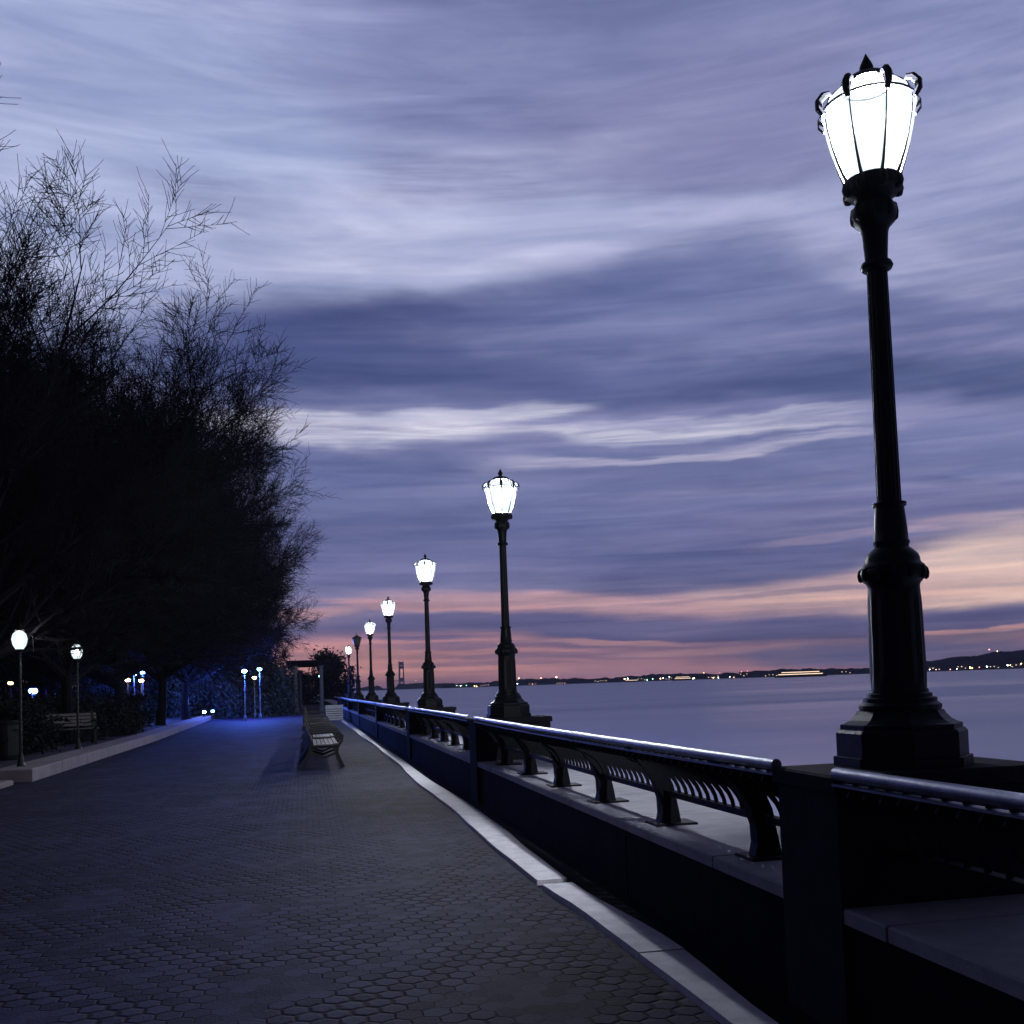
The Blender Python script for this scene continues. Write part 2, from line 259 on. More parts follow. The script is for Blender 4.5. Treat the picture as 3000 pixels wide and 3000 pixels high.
# ------------------------------------------------------------------ mesh helpers
class MB:
    def __init__(s): s.v = []; s.f = []
    def add(s, v, f):
        o = len(s.v); s.v += [tuple(p) for p in v]; s.f += [tuple(i+o for i in q) for q in f]; return s
    def box(s, x0, x1, y0, y1, z0, z1, bev=0):
        if bev <= 0:
            return s.add([(x0, y0, z0), (x1, y0, z0), (x1, y1, z0), (x0, y1, z0), (x0, y0, z1), (x1, y0, z1), (x1, y1, z1), (x0, y1, z1)],
                  [(0, 3, 2, 1), (4, 5, 6, 7), (0, 1, 5, 4), (1, 2, 6, 5), (2, 3, 7, 6), (3, 0, 4, 7)])
        b = bev
        v = [(x0, y0, z0), (x1, y0, z0), (x1, y1, z0), (x0, y1, z0), (x0, y0, z1-b), (x1, y0, z1-b), (x1, y1, z1-b), (x0, y1, z1-b), (x0+b, y0+b, z1), (x1-b, y0+b, z1), (x1-b, y1-b, z1), (x0+b, y1-b, z1)]
        return s.add(v, [(0, 3, 2, 1), (0, 1, 5, 4), (1, 2, 6, 5), (2, 3, 7, 6), (3, 0, 4, 7), (4, 5, 9, 8), (5, 6, 10, 9), (6, 7, 11, 10), (7, 4, 8, 11), (8, 9, 10, 11)])
    def lathe(s, prof, n=24, cx=0, cy=0, rot=0, cap=True):
        v = []; f = []
        for r, z in prof:
            for i in range(n):
                a = rot+2*pi*i/n; v.append((cx+r*cos(a), cy+r*sin(a), z))
        for j in range(len(prof)-1):
            for i in range(n):
                k = (i+1) % n; f.append((j*n+i, j*n+k, (j+1)*n+k, (j+1)*n+i))
        if cap: f.append(tuple(range(n))[::-1]); f.append(tuple((len(prof)-1)*n+i for i in range(n)))
        return s.add(v, f)
    def tube(s, pts, rad, n=8, cap=True):
        pts = [Vector(p) for p in pts]
        if isinstance(rad, (int, float)): rad = [rad]*len(pts)
        v = []; f = []; ref = None
        for i, p in enumerate(pts):
            d = (pts[min(i+1, len(pts)-1)]-pts[max(i-1, 0)]).normalized()
            if ref is None: ref = Vector((0, 0, 1)) if abs(d.z) < .9 else Vector((1, 0, 0))
            a = (ref - d*ref.dot(d)).normalized(); ref = a; c = d.cross(a)
            for k in range(n):
                t = 2*pi*k/n; v.append(p+(a*cos(t)+c*sin(t))*rad[i])
        for j in range(len(pts)-1):
            for i in range(n):
                k = (i+1) % n; f.append((j*n+i, j*n+k, (j+1)*n+k, (j+1)*n+i))
        if cap: f.append(tuple(range(n))[::-1]); f.append(tuple((len(pts)-1)*n+i for i in range(n)))
        return s.add(v, f)
    def strip(s, pts, w, th, side=(0, 1, 0)):
        # flat bar: centre line pts in the XZ plane, width th along side, depth w[i] across the line
        sd_ = Vector(side)*th/2; v = []; f = []
        pts = [Vector(p) for p in pts]
        for i, p in enumerate(pts):
            d = (pts[min(i+1, len(pts)-1)]-pts[max(i-1, 0)]).normalized(); nrm = d.cross(Vector(side)).normalized()*w[i]/2
            v += [p-nrm-sd_, p+nrm-sd_, p+nrm+sd_, p-nrm+sd_]
        for j in range(len(pts)-1):
            for i in range(4):
                k = (i+1) % 4; f.append((j*4+i, j*4+k, (j+1)*4+k, (j+1)*4+i))
        f.append((0, 1, 2, 3)); e = (len(pts)-1)*4; f.append((e+3, e+2, e+1, e))
        return s.add(v, f)
    def build(s, name, m, parent=None, loc=None, smooth=False, **tags):
        me = bpy.data.meshes.new(name); me.from_pydata(s.v, [], s.f); me.update()
        if smooth:
            for p in me.polygons: p.use_smooth = True
            try: me.set_sharp_from_angle(angle=radians(38))
            except Exception: pass
        me.materials.append(MAT[m]); o = bpy.data.objects.new(name, me); COL.objects.link(o)
        if parent: o.parent = parent
        if loc: o.location = loc
        for a, b in tags.items(): o[a] = b
        return o
def thing(name, label, cat, loc=(0, 0, 0), rz=0, group=None):
    o = bpy.data.objects.new(name, None); COL.objects.link(o); o.location = loc; o.rotation_euler = (0, 0, rz); o.empty_display_size = .2
    o['label'] = label; o['category'] = cat
    if group: o['group'] = group
    return o
KIDS = {}
def kids(o):
    return [c for c in bpy.data.objects if c.parent == o]
def dup(root, loc, label, rz=0, group=None, skip=()):
    def cp(o, par):
        c = o.copy(); COL.objects.link(c); c.parent = par
        for ch in kids(o):
            if ch.name.split('.')[0] in skip: continue
            cp(ch, c)
        return c
    r = cp(root, None); r.location = loc; r.rotation_euler = (0, 0, rz); r['label'] = label
    if group: r['group'] = group
    return r
random.seed(11)
# ------------------------------------------------------------------ setting
MB().add([(-1500, -60, -.02), (2.06, -60, -.02), (2.06, 170, -.02), (-1500, 170, -.02)], [(0, 1, 2, 3)]).build('ground', 'soil', kind='structure')
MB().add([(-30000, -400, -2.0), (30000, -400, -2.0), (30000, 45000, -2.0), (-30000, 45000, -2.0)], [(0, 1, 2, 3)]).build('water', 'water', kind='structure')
KW = [(-8, 1.58), (-2, 1.62), (2, 1.70), (4.1, 1.69), (6.2, 1.65), (7.1, 1.57), (8, 1.57), (9, 1.56), (10.4, 1.60), (12, 1.66), (13.5, 1.64), (15.5, 1.60), (17.2, 1.65), (19.5, 1.76), (23, 1.74), (27, 1.77), (32, 1.68), (37, 1.74), (44, 1.69), (52, 1.72), (62, 1.68), (75, 1.72), (120, 1.70)]
KS = [(-8, 1.86), (4, 1.86), (5.3, 1.92), (7.0, 1.83), (8.6, 1.85), (10, 1.90), (12.4, 1.92), (16, 1.86), (20.6, 1.90), (26, 1.88), (35, 1.92), (48, 1.90), (120, 1.90)]  # inner kerb edge, shaped along the edge of the wall's shadow
def kerbx(y, KW=KW):
    for (a, p), (b, q) in zip(KW, KW[1:]):
        if a <= y <= b:
            t = (y-a)/(b-a); t = t*t*(3-2*t); return 1.66+(p+(q-p)*t-1.66)*.6 if KW[0][1] < 1.8 else p+(q-p)*t
    return 1.7
MB().add([(-18, -8, 0), (2.06, -8, 0), (2.06, 118, 0), (-18, 118, 0)], [(0, 1, 2, 3)]).build('walkway', 'pavers', kind='structure')
k = MB(); y = -8.0; i = 0
rk = random.Random(4)
while y < 100:
    ln = [2.3, 1.9, 2.6, 2.1][i % 4]; y1 = y+ln
    gap = .012
    if y < 7.2 < y1: y1 = 7.12
    n = 6; z = .035+rk.uniform(-.004, .004); v = []; f = []
    for j in range(n+1):
        yy = y+(y1-y)*j/n; x = kerbx(yy); xi = kerbx(yy, KS)
        v += [(x, yy, 0.0), (x+.006, yy, z), (xi, yy, z), (xi, yy, 0.0)]
    for j in range(n):
        for q in range(3): f.append((j*4+q, (j+1)*4+q, (j+1)*4+q+1, j*4+q+1))
    f += [(0, 1, 2, 3), (n*4+3, n*4+2, n*4+1, n*4)]
    k.add(v, f)
    if y1 == 7.12: gap = .16
    y = y1+gap; i += 1
MB().add([(1.70, -8, .004), (2.095, -8, .004), (2.095, 118, .004), (1.70, 118, .004)], [(0, 1, 2, 3)]).build('wall_shade_strip', 'granite_black', kind='structure')  # black strip at the wall foot, the wall's shadow painted into its colour
k.build('kerb', 'granite_pale', kind='structure')
# seat-high sea wall with a pale coping, rail on top
WX0, WX1, WZ = 2.08, 2.98, .515
sw = thing('sea_wall', 'long low dark stone wall with pale flat coping along the water side of the walkway', 'wall', (WX0, 0, 0))
c = MB(); y = -8
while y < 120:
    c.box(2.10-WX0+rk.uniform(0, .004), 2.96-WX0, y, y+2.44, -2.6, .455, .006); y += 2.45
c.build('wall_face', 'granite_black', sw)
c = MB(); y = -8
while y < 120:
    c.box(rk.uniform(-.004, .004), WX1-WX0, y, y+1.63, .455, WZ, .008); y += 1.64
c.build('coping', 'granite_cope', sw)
# raised terrace on the left with granite edging
MB().box(-45, -5.45, 20.3, 84, 0.004, .20).build('terrace', 'terrace', kind='structure')
e = MB(); y = 20.0
while y < 84:
    xo = -4.86 - max(0, y-34)*.022
    e.box(xo-.72, xo, y, y+2.38, .002, .235, .02); y += 2.4
e.box(-12, -5.6, 19.55, 20.0, .002, .235, .02)
e.build('terrace_edging', 'granite_edge', kind='structure')
e = MB(); e.box(-16, -5.05, 17.6, 19.5, .002, .09, .02); e.build('step', 'granite_edge', kind='structure')
# ------------------------------------------------------------------ piers and railing
PY = [-4.4, 4.09, 12.9, 21.2, 30.8, 40.8, 51.0, 62.7, 74]
def railx(t, bay):      # slight sideways waver of each bay
    return .05*sin(pi*t)*(-1 if bay % 2 else .4)
post_pts = [(.26, .0), (.262, .08), (.25, .18), (.215, .30), (.15, .40), (.06, .475), (.0, .51)]
def panel(y0, y1, bay, label):
    root = thing('railing_panel', label, 'railing', (2.07, y0, WZ), group='railing panels on the sea wall')
    Lg = y1-y0
    rp = [(railx(j/14, bay), Lg*j/14, .535) for j in range(15)]
    rl = MB().tube(rp, .027, 12).build('handrail', 'steel', root, smooth=True)
    st = MB()
    for j in range(14):
        a, b = rp[j], rp[j+1]
        st.add([(a[0]-.022, a[1], .488), (a[0]+.028, a[1], .488), (b[0]+.028, b[1], .488), (b[0]-.022, b[1], .488), (a[0]-.022, a[1], .498), (a[0]+.028, a[1], .498), (b[0]+.028, b[1], .498), (b[0]-.022, b[1], .498)],
               [(0, 3, 2, 1), (4, 5, 6, 7), (0, 1, 5, 4), (2, 3, 7, 6), (1, 2, 6, 5), (3, 0, 4, 7)])
    st.build('top_strip', 'steel', root)
    # bottom bar
    br = MB()
    for j in range(14):
        o0 = rp[j][0]; o1 = rp[j+1][0]; ya, yb = rp[j][1], rp[j+1][1]
        br.add([(o0+.222, ya, .19), (o0+.272, ya, .19), (o1+.272, yb, .19), (o1+.222, yb, .19), (o0+.222, ya, .225), (o0+.272, ya, .225), (o1+.272, yb, .225), (o1+.222, yb, .225)],
               [(0, 3, 2, 1), (4, 5, 6, 7), (0, 1, 5, 4), (2, 3, 7, 6), (1, 2, 6, 5), (3, 0, 4, 7)])
    br.build('bottom_bar', 'iron_rail', root)
    bars = MB(); nb = int(Lg/.112)
    pp = [(.247, .222), (.240, .26), (.222, .30), (.186, .35), (.13, .40), (.065, .447), (.0, .49)]
    ww = [.020, .020, .022, .028, .045, .08, .08]
    for j in range(1, nb):
        y = Lg*j/nb; o = railx(y/Lg, bay)
        bars.strip([(x+o, y, z) for x, z in pp], ww, .012)
    bars.build('bars', 'iron_rail', root)
    npst = max(2, round(Lg/1.36))
    for j in range(npst-(bay == 0)):
        y = Lg*(j+.5)/npst; o = railx(y/Lg, bay)
        m = MB().strip([(x+o, y, z) for x, z in post_pts], [.15, .12, .105, .11, .11, .09, .05], .085)
        p = m.build('post', 'iron_rail', root)
        MB().box(.14+o, .42+o, y-.11, y+.11, .0, .014, .004).build('base_plate', 'iron_rail', p)
    return root
RL = ['dark curved bar railing panel with bright handrail nearest the camera, at the right edge', 'long railing panel with curved bars between the nearest and second pillars', 'railing panel between the second and third pillars, its rail dipping', 'railing panel between the third and fourth pillars, shiny blue handrail',
      'railing panel between the fourth and fifth pillars', 'railing panel between the fifth pillar and the unlit lamp', 'railing panel between the unlit lamp and the farthest lit lamp', 'farthest railing panel, past the last lamp at the end of the wall']
for i in range(len(PY)-1): panel(PY[i]+.21, PY[i+1]-.32, i, RL[i])
# ------------------------------------------------------------------ tall lamps
LZ = 1.045; LK = .545
def ornate_lamp(loc, label, lit=True):
    r = thing('promenade_lamp', label, 'street lamp', loc, group='ornate lamps along the water'); r.scale = (LK, LK, LK)
    q = pi/8
    k8 = 1/cos(pi/8)
    b = MB()
    b.lathe([(.495*k8, 0), (.495*k8, .07), (.468*k8, .075), (.468*k8, .26), (.45*k8, .285), (.435*k8, .29), (.435*k8, .325), (.40*k8, .335), (.36*k8, .36), (.325*k8, .40), (.31*k8, .43)], 8, rot=q)
    b.build('base', 'iron', r)
    b = MB()
    b.lathe([(.31, .43), (.318, .45), (.318, .475), (.30, .49), (.285, .50), (.285, .53), (.25, .54), (.25, .565), (.225, .575), (.222, .60)], 24)
    b.build('base_moulding', 'iron', r, smooth=True)
    b = MB(); pr = []
    n = 48; z0, z1 = .60, 1.42; v = []; f = []
    rows = 7
    for j in range(rows):
        z = z0+(z1-z0)*j/(rows-1); R0 = .212-.012*j/(rows-1)
        for i in range(n):
            R_ = R0*(1+.035*cos(i*pi/2)) if 0 < j < rows-1 else R0
            a = 2*pi*i/n; v.append((R_*cos(a), R_*sin(a), z))
    for j in range(rows-1):
        for i in range(n):
            kx = (i+1) % n; f.append((j*n+i, j*n+kx, (j+1)*n+kx, (j+1)*n+i))
    b.add(v, f); b.build('drum', 'iron', r)
    b = MB()
    b.lathe([(.20, 1.42), (.205, 1.45), (.225, 1.475), (.248, 1.50), (.256, 1.53), (.256, 1.56), (.246, 1.575), (.25, 1.585), (.244, 1.60), (.225, 1.615), (.215, 1.63), (.212, 1.66), (.20, 1.69), (.165, 1.725), (.135, 1.75), (.135, 1.77), (.142, 1.78), (.142, 1.80), (.134, 1.81), (.13, 1.90), (.114, 2.08), (.132, 2.09), (.134, 2.115), (.10, 2.125)], 28)
    # leaf bosses round the collar
    for i in range(12):
        a = 2*pi*i/12; b.lathe([(.0, 1.475), (.022, 1.49), (.030, 1.53), (.020, 1.57), (.0, 1.59)], 6, .25*cos(a), .25*sin(a), cap=False)
    b.build('collar', 'iron', r, smooth=True)
    b = MB()
    n = 32; v = []; f = []; zs = [2.125, 2.5, 3.0, 3.5, 4.04]
    for j, z in enumerate(zs):
        R0 = .098-.015*j/4
        for i in range(n):
            a = 2*pi*i/n; v.append((R0*(1-.06*(i % 2))*cos(a), R0*(1-.06*(i % 2))*sin(a), z))
    for j in range(4):
        for i in range(n):
            kx = (i+1) % n; f.append((j*n+i, j*n+kx, (j+1)*n+kx, (j+1)*n+i))
    b.add(v, f); b.build('shaft', 'iron', r)
    b = MB()
    b.lathe([(.083, 4.04), (.118, 4.055), (.13, 4.08), (.118, 4.11), (.09, 4.125), (.092, 4.18), (.104, 4.36), (.125, 4.42), (.165, 4.45), (.182, 4.50), (.178, 4.56), (.152, 4.60), (.14, 4.63), (.15, 4.655), (.20, 4.68), (.225, 4.70), (.225, 4.80), (.19, 4.815)], 28)
    for i in range(8):
        a = 2*pi*i/8+radians(35.5); b.lathe([(0, 4.665), (.035, 4.68), (.048, 4.73), (.035, 4.785), (0, 4.80)], 8, .212*cos(a), .212*sin(a), cap=False)
        b.lathe([(0, 4.44), (.024, 4.46), (.030, 4.51), (.018, 4.58), (0, 4.60)], 6, .165*cos(a+.39), .165*sin(a+.39), cap=False)
    b.build('capital', 'iron', r, smooth=True)
    prof = [(.205, 4.80), (.235, 4.86), (.275, 4.97), (.315, 5.10), (.345, 5.23), (.36, 5.34), (.355, 5.42), (.325, 5.50), (.275, 5.555), (.215, 5.60)]
    MB().lathe(prof, 32, cap=False).build('globe', 'lamp_glass' if lit else 'iron_glass', r, smooth=True)
    rb = MB()
    for i in range(8):
        a = 2*pi*i/8+radians(35.5); rb.tube([((R_+.006)*cos(a), (R_+.006)*sin(a), z) for R_, z in prof], [.016, .013, .010, .007, .006, .006, .006, .008, .010, .012], 5)
    rb.build('ribs', 'iron', r)
    cp = MB()
    cp.lathe([(.366, 5.40), (.380, 5.403), (.384, 5.42), (.366, 5.43), (.366, 5.40)], 32, cap=False)
    cp.lathe([(.20, 5.595), (.225, 5.60), (.228, 5.615), (.21, 5.63), (.17, 5.665), (.10, 5.69), (.05, 5.70), (.03, 5.715), (.05, 5.74), (.057, 5.765), (.045, 5.80), (.02, 5.85), (.004, 5.885)], 32, cap=False)
    for i in range(8):     # scrolled crest pieces round the rim
        a = 2*pi*i/8+radians(35.5)
        pts = [((R_)*cos(a), (R_)*sin(a), z) for R_, z in ((.385, 5.37), (.418, 5.42), (.415, 5.48), (.375, 5.53), (.33, 5.545), (.30, 5.52))]
        cp.tube(pts, [.022, .03, .034, .034, .028, .014], 7)
    cp.build('cap', 'iron', r, smooth=True)
    if lit:
        MB().lathe([(.02, 4.98), (.055, 5.02), (.07, 5.12), (.07, 5.2), (.05, 5.26), (.015, 5.28)], 14).build('bulb', 'bulb_glass', r, smooth=True)
        ld = bpy.data.lights.new('lamp_light', 'POINT'); ld.energy = 1700; ld.color = (.88, .92, 1); ld.shadow_soft_size = .045
        lo = bpy.data.objects.new('lamp_light', ld); COL.objects.link(lo); lo.parent = r; lo.location = (0, 0, 5.13)
    return r
mat('iron_glass', (.05, .06, .06), .4)
LP = [(2.567, 4.09, 0), (2.556, 12.9, 0), (2.54, 21.2, 0), (2.534, 30.8, 0), (2.605, 40.8, 0), (2.605, 51, 0), (2.687, 62.7, 0)]
LL = ['tall ornate dark iron lamp with blazing white globe, nearest the camera on the right', 'second lamp of the row, lit, in the middle of the picture above the water', 'third lit lamp of the row, standing left of the second on a wide base', 'fourth lit lamp of the row, half the height of the third', 'fifth lit lamp of the row, just right of the unlit one', 'unlit lamp with a dark head between two lit lamps', 'farthest and smallest lit lamp at the left end of the row']
lamp0 = ornate_lamp((LP[0][0], LP[0][1], LZ), LL[0])
for i in range(1, 7):
    if i == 5: ornate_lamp((LP[5][0], LP[5][1], LZ), LL[5], False)
    else: dup(lamp0, (LP[i][0], LP[i][1], LZ), LL[i])
PN = ['broad dark pillar under the nearest lamp, wider than the railing', 'dark pillar under the second lamp, its end standing out over the water', 'dark pillar under the third lamp', 'small dark pillar under the fourth lamp', 'small dark pillar under the fifth lamp', 'small dark pillar under the unlit lamp', 'smallest dark pillar under the farthest lamp']
pl = thing('lamp_pillar', PN[0], 'pillar', (2.53, LP[0][1], 0), group='pillars carrying the lamps')
MB().box(-.46, .50, -.31, .20, -2.3, .975, .008).build('block', 'granite_pier', pl)
MB().box(-.48, .52, -.33, .22, .975, LZ-.002, .010).build('slab', 'granite_pier', pl)
for i in range(1, 7): dup(pl, (2.53, LP[i][1], 0), PN[i])
# ------------------------------------------------------------------ benches along the middle of the walk
def bench(label, loc, rz, group):
    r = thing('park_bench', label, 'bench', loc, rz, group)
    Lb = 2.4
    s = MB()
    for i in range(6): s.box(-.20+i*.078, -.132+i*.078, -Lb/2, Lb/2, .43+.012*(i == 5), .455+.012*(i == 5), .004)
    s.build('seat', 'wood', r)
    s = MB()
    for i in range(4):
        z = .52+i*.095; x = -.235-.035*i
        s.add([(x, -Lb/2, z), (x+.022, -Lb/2, z), (x+.022, Lb/2, z), (x, Lb/2, z), (x-.025, -Lb/2, z+.072), (x-.003, -Lb/2, z+.072), (x-.003, Lb/2, z+.072), (x-.025, Lb/2, z+.072)], [(0, 3, 2, 1), (4, 5, 6, 7), (0, 1, 5, 4), (1, 2, 6, 5), (2, 3, 7, 6), (3, 0, 4, 7)])
    s.build('backrest', 'wood', r)
    for y in (-Lb/2+.1, 0, Lb/2-.1):
        m = MB()
        m.strip([(.34, y, .0), (.30, y, .12), (.24, y, .28), (.24, y, .40)], [.09, .06, .06, .07], .06)
        m.strip([(-.46, y, .0), (-.38, y, .12), (-.27, y, .28), (-.22, y, .42), (-.28, y, .66), (-.37, y, .92)], [.1, .07, .07, .08, .05, .04], .06)
        m.box(-.26, .29, y-.03, y+.03, .385, .43)
        m.strip([(-.27, y, .30), (0, y, .20), (.26, y, .30)], [.05, .04, .05], .05)
        # armrest hoop
        m.strip([(.27, y, .42), (.335, y, .50), (.35, y, .60), (.29, y, .66), (.1, y, .675), (-.12, y, .665), (-.29, y, .66)], [.05, .045, .045, .045, .045, .045, .04], .055)
        m.build('frame', 'iron', r)
    return r
b0 = bench('nearest bench of the row in the middle of the walkway, slats lit by the lamps', (.34, 20.9, 0), 0, 'benches in the middle of the walkway')
for i, (y, lb) in enumerate([(24.3, 'second bench of the row, just behind the nearest one'), (28.2, 'third bench from the camera in the middle row'), (33.5, 'fourth bench from the camera in the middle row'), (41, 'farthest bench of the middle row')]):
    dup(b0, (.36, y, 0), lb)
tb = dup(b0, (-6.9, 30.5, .2), 'slatted bench facing the walkway on the raised terrace at left, top slat lit blue', rz=radians(-72), group='benches on the terrace')
tb2 = dup(b0, (-7.0, 22.6, .2), 'bench cut by the left edge of the picture on the raised terrace', rz=radians(20), group='benches on the terrace')
# ------------------------------------------------------------------ trees
def rnd_perp(d, rg):
    while True:
        a = Vector((rg.uniform(-1, 1), rg.uniform(-1, 1), rg.uniform(-1, 1)))
        p = a-d*a.dot(d)
        if p.length > .2: return p.normalized()
def tree_mesh(seed, height, radius, fork, nl, density, droop=0.0, tw=.007):
    rg = random.Random(seed); tr = MB(); br = MB()
    wb_ = [1, .7, .6, .6, .6]
    def limb(p, d, ln, r0, lev, mb):
        n = [6, 6, 5, 4, 3][lev]; pts = [p.copy()]; rad = [r0]; cur = d.copy(); q = p.copy()
        for i in range(n):
            wob = [.10, .16, .2, .24, .26][lev]
            cur = (cur+rnd_perp(cur, rg)*rg.uniform(0, wob*wb_[lev])+Vector((0, 0, [.03, .07, .05, .04, .05][lev]-droop*(lev >= 2)))).normalized()
            q = q+cur*ln/n; pts.append(q.copy()); rad.append(max(tw*.6, r0*(1-(.95 if lev == 1 else .88)*(i+1)/n)))
        mb.tube(pts, rad, [7, 6, 4, 3, 3][lev], cap=False)
        if lev >= 4: return
        cnt = [0, 11, 11, 10, 0][lev] if lev < 4 else 0
        cnt = int(cnt*density*rg.uniform(.85, 1.15)+.5)
        for c_ in range(cnt):
            t = (.22 if lev > 1 else .18)+(.80-.0)*(c_+rg.random())/cnt
            t = min(t, .99); fi = t*n; ii = min(int(fi), n-1); pt = pts[ii].lerp(pts[ii+1], fi-ii)
            dd = (pts[ii+1]-pts[ii]).normalized()
            ang = radians(rg.uniform(24, 56)); nd_ = (dd*cos(ang)+rnd_perp(dd, rg)*sin(ang)).normalized()
            l2 = ln*rg.uniform(.34, .56)*(1.15-.45*t)
            if lev == 3: l2 = rg.uniform(.28, .65)
            rr = max(tw, rad[ii]*rg.uniform(.42, .6))
            limb(pt, nd_, l2, rr, lev+1, mb)
    # trunk
    pts = [Vector((0, 0, -.1)), Vector((.02, 0, .3)), Vector((rg.uniform(-.08, .08), rg.uniform(-.08, .08), fork*.5)), Vector((rg.uniform(-.15, .15), rg.uniform(-.15, .15), fork)), Vector((rg.uniform(-.3, .3), rg.uniform(-.3, .3), fork+(height-fork)*.3))]
    tr.tube(pts, [.30, .23, .19, .17, .10], 10)
    for i in range(nl):
        a = 2*pi*(i+rg.uniform(-.3, .3))/nl*1.0+(i//4)*.6
        t = i/max(1, nl-1); z = fork*.82+(height-fork)*.30*t
        spread = radians(74-58*t+rg.uniform(-6, 6))
        d = Vector((cos(a*2.4)*sin(spread), sin(a*2.4)*sin(spread), cos(spread)))
        horiz = radius/max(.35, sin(spread)); vert = (height-z)/max(.3, cos(spread))
        ln = min(horiz, vert)*rg.uniform(.78, .92)
        base = pts[3].lerp(pts[4], min(1, max(0, (z-fork)/((height-fork)*.3)))) if z > fork else pts[2].lerp(pts[3], z/fork)
        limb(base, d, ln, .15-.04*t, 1, br)
    return tr, br
TREES = {}
def make_tree(kind, loc, label, rz, sc, group='bare trees left of the walkway'):
    r = thing('bare_tree', label, 'tree', loc, rz, group); r.scale = (sc, sc, sc)
    if kind not in TREES:
        a, b = tree_mesh(*kind)
        t = a.build('trunk', 'bark', r); c = b.build('crown', 'bark', r); TREES[kind] = (t, c)
    else:
        for o in TREES[kind]:
            q = o.copy(); COL.objects.link(q); q.parent = r
    return r
KA = (5, 12.0, 6.2, 2.6, 18, 1.06, 0, .0085); KB = (8, 13.2, 6.8, 2.4, 30, 1.1, .02, .010); KC = (21, 12.4, 6.4, 2.2, 28, 1.1, .02, .010)
TL = [(KA, -7.0, 22, 'tall open bare tree nearest the camera at the left edge', 0, .87), (KB, -6.6, 31.5, 'broad dense bare tree whose twigs reach out over the walkway', 1.1, .86), (KC, -6.6, 39.5, 'dense bare tree behind the broad one leaning over the walk', 2.6, .95),
      (KB, -6.3, 48, 'bare tree fourth along the walkway edge, under the dense crowns', 4.0, 1.0), (KC, -6.2, 57, 'bare tree fifth along the walkway edge', .7, 1.0), (KB, -5.9, 67, 'bare tree sixth along the walkway edge near the pergola', 2.0, .9),
      (KC, -11.8, 28, 'dense bare tree of the second row, close to the left edge', 5.1, .88), (KB, -12.2, 37, 'dense bare tree in the middle of the second row', 3.3, .98), (KC, -12.6, 47, 'bare tree at the back of the second row', 1.9, 1.0), (KB, -13.5, 58, 'bare tree at the far end of the second row', 5.6, 1.0),
      (KB, -18.5, 42, 'bare tree of the third row by the left edge of the picture', .4, 1.0), (KC, -20, 54, 'bare tree deep in the park behind the white globe lamps', 4.4, 1.0)]
for kd, x, y, lb, rz, sc in TL: make_tree(kd, (x, y, .0), lb, rz, sc)
KD = (33, 7.5, 3.6, 1.6, 9, .85, 0, .02)
make_tree(KD, (-3.6, 96, 0), 'small slender bare tree above the pergola, thin against the pink sky', 0, 1.0, 'small far trees')
# leafy evergreens
def leaf_blob(seed, rx, ry, rz, n, ls):
    rg = random.Random(seed); m = MB(); cl = []
    for i in range(26):
        a = rg.uniform(0, 2*pi); t = rg.random()**.6; z = rg.uniform(.05, 1)
        w = sqrt(max(.05, 1-(z*1.6-.7)**2*.75))
        cl.append((rx*t*w*cos(a), ry*t*w*sin(a), rz*z))
    for i in range(n):
        c_ = rg.choice(cl); s_ = rg.gauss(0, .2)*rx, rg.gauss(0, .2)*ry, rg.gauss(0, .11)*rz
        p = Vector((c_[0]+s_[0], c_[1]+s_[1], max(.05, c_[2]+s_[2])))
        u = Vector((rg.uniform(-1, 1), rg.uniform(-1, 1), rg.uniform(-1, 1))).normalized(); w_ = rnd_perp(u, rg); l = ls*rg.uniform(.6, 1.5)
        m.add([p-u*l, p+w_*l*.45, p+u*l, p-w_*l*.45], [(0, 1, 2, 3)])
    return m
EV = []
def evergreen(kind, loc, label, rz, sc, name='evergreen_shrub', cat='shrub', group='evergreens behind the terrace'):
    r = thing(name, label, cat, loc, rz, group); r.scale = sc
    while len(EV) <= kind: EV.append(None)
    if EV[kind] is None:
        pr = [(71, 2.4, 2.4, 4.6, 9000, .13), (72, 1.3, 1.3, 1.25, 6500, .06), (73, 2.0, 2.0, 5.5, 8000, .16)][kind]
        a = leaf_blob(*pr).build('crown', 'leaf' if kind != 1 else 'leaf_deep', r)
        b = MB().tube([(0, 0, -.1), (.03, 0, pr[3]*.35), (0, .05, pr[3]*.8)], [.11, .09, .03], 7).build('trunk', 'bark', r); EV[kind] = (a, b)
    else:
        for o in EV[kind]:
            q = o.copy(); COL.objects.link(q); q.parent = r
    return r
for i, (x, y, s, lb) in enumerate([(-34, 78, 1.25, 'dark evergreen at the far left behind the first white globe lamp'), (-28, 82, 1.1, 'dark evergreen between the two white globe lamps'), (-23, 80, 1.3, 'tall dark evergreen right of the second white globe lamp'), (-11.4, 64, .95, 'dark evergreen glowing blue behind the left pair of blue lights'),
        (-8.7, 66, .9, 'dark evergreen just right of the left blue lights'), (-7.2, 76, 1.1, 'dark evergreen midway between the two pairs of blue lights'), (-4.7, 67.5, .9, 'evergreen lit blue behind the right pair of blue lights'), (-2.3, 70, .8, 'evergreen lit blue left of the pergola')]):
    evergreen(0, (x, y, 0), lb, i*1.3, (s, s, s*.95))
evergreen(2, (3.4, 128, 0), 'tall ragged evergreen right of the pergola at the end of the walk', 0, (1.3, 1.3, 1.05), 'evergreen_tree', 'tree', 'evergreens at the end of the walk')
evergreen(2, (-.6, 126, 0), 'ragged evergreen behind the pergola', 2, (1.3, 1.3, .62), 'evergreen_tree', 'tree', 'evergreens at the end of the walk')
evergreen(2, (-6, 124, 0), 'evergreen behind the left end of the pergola', 4, (1.4, 1.4, 1.0), 'evergreen_tree', 'tree', 'evergreens at the end of the walk')
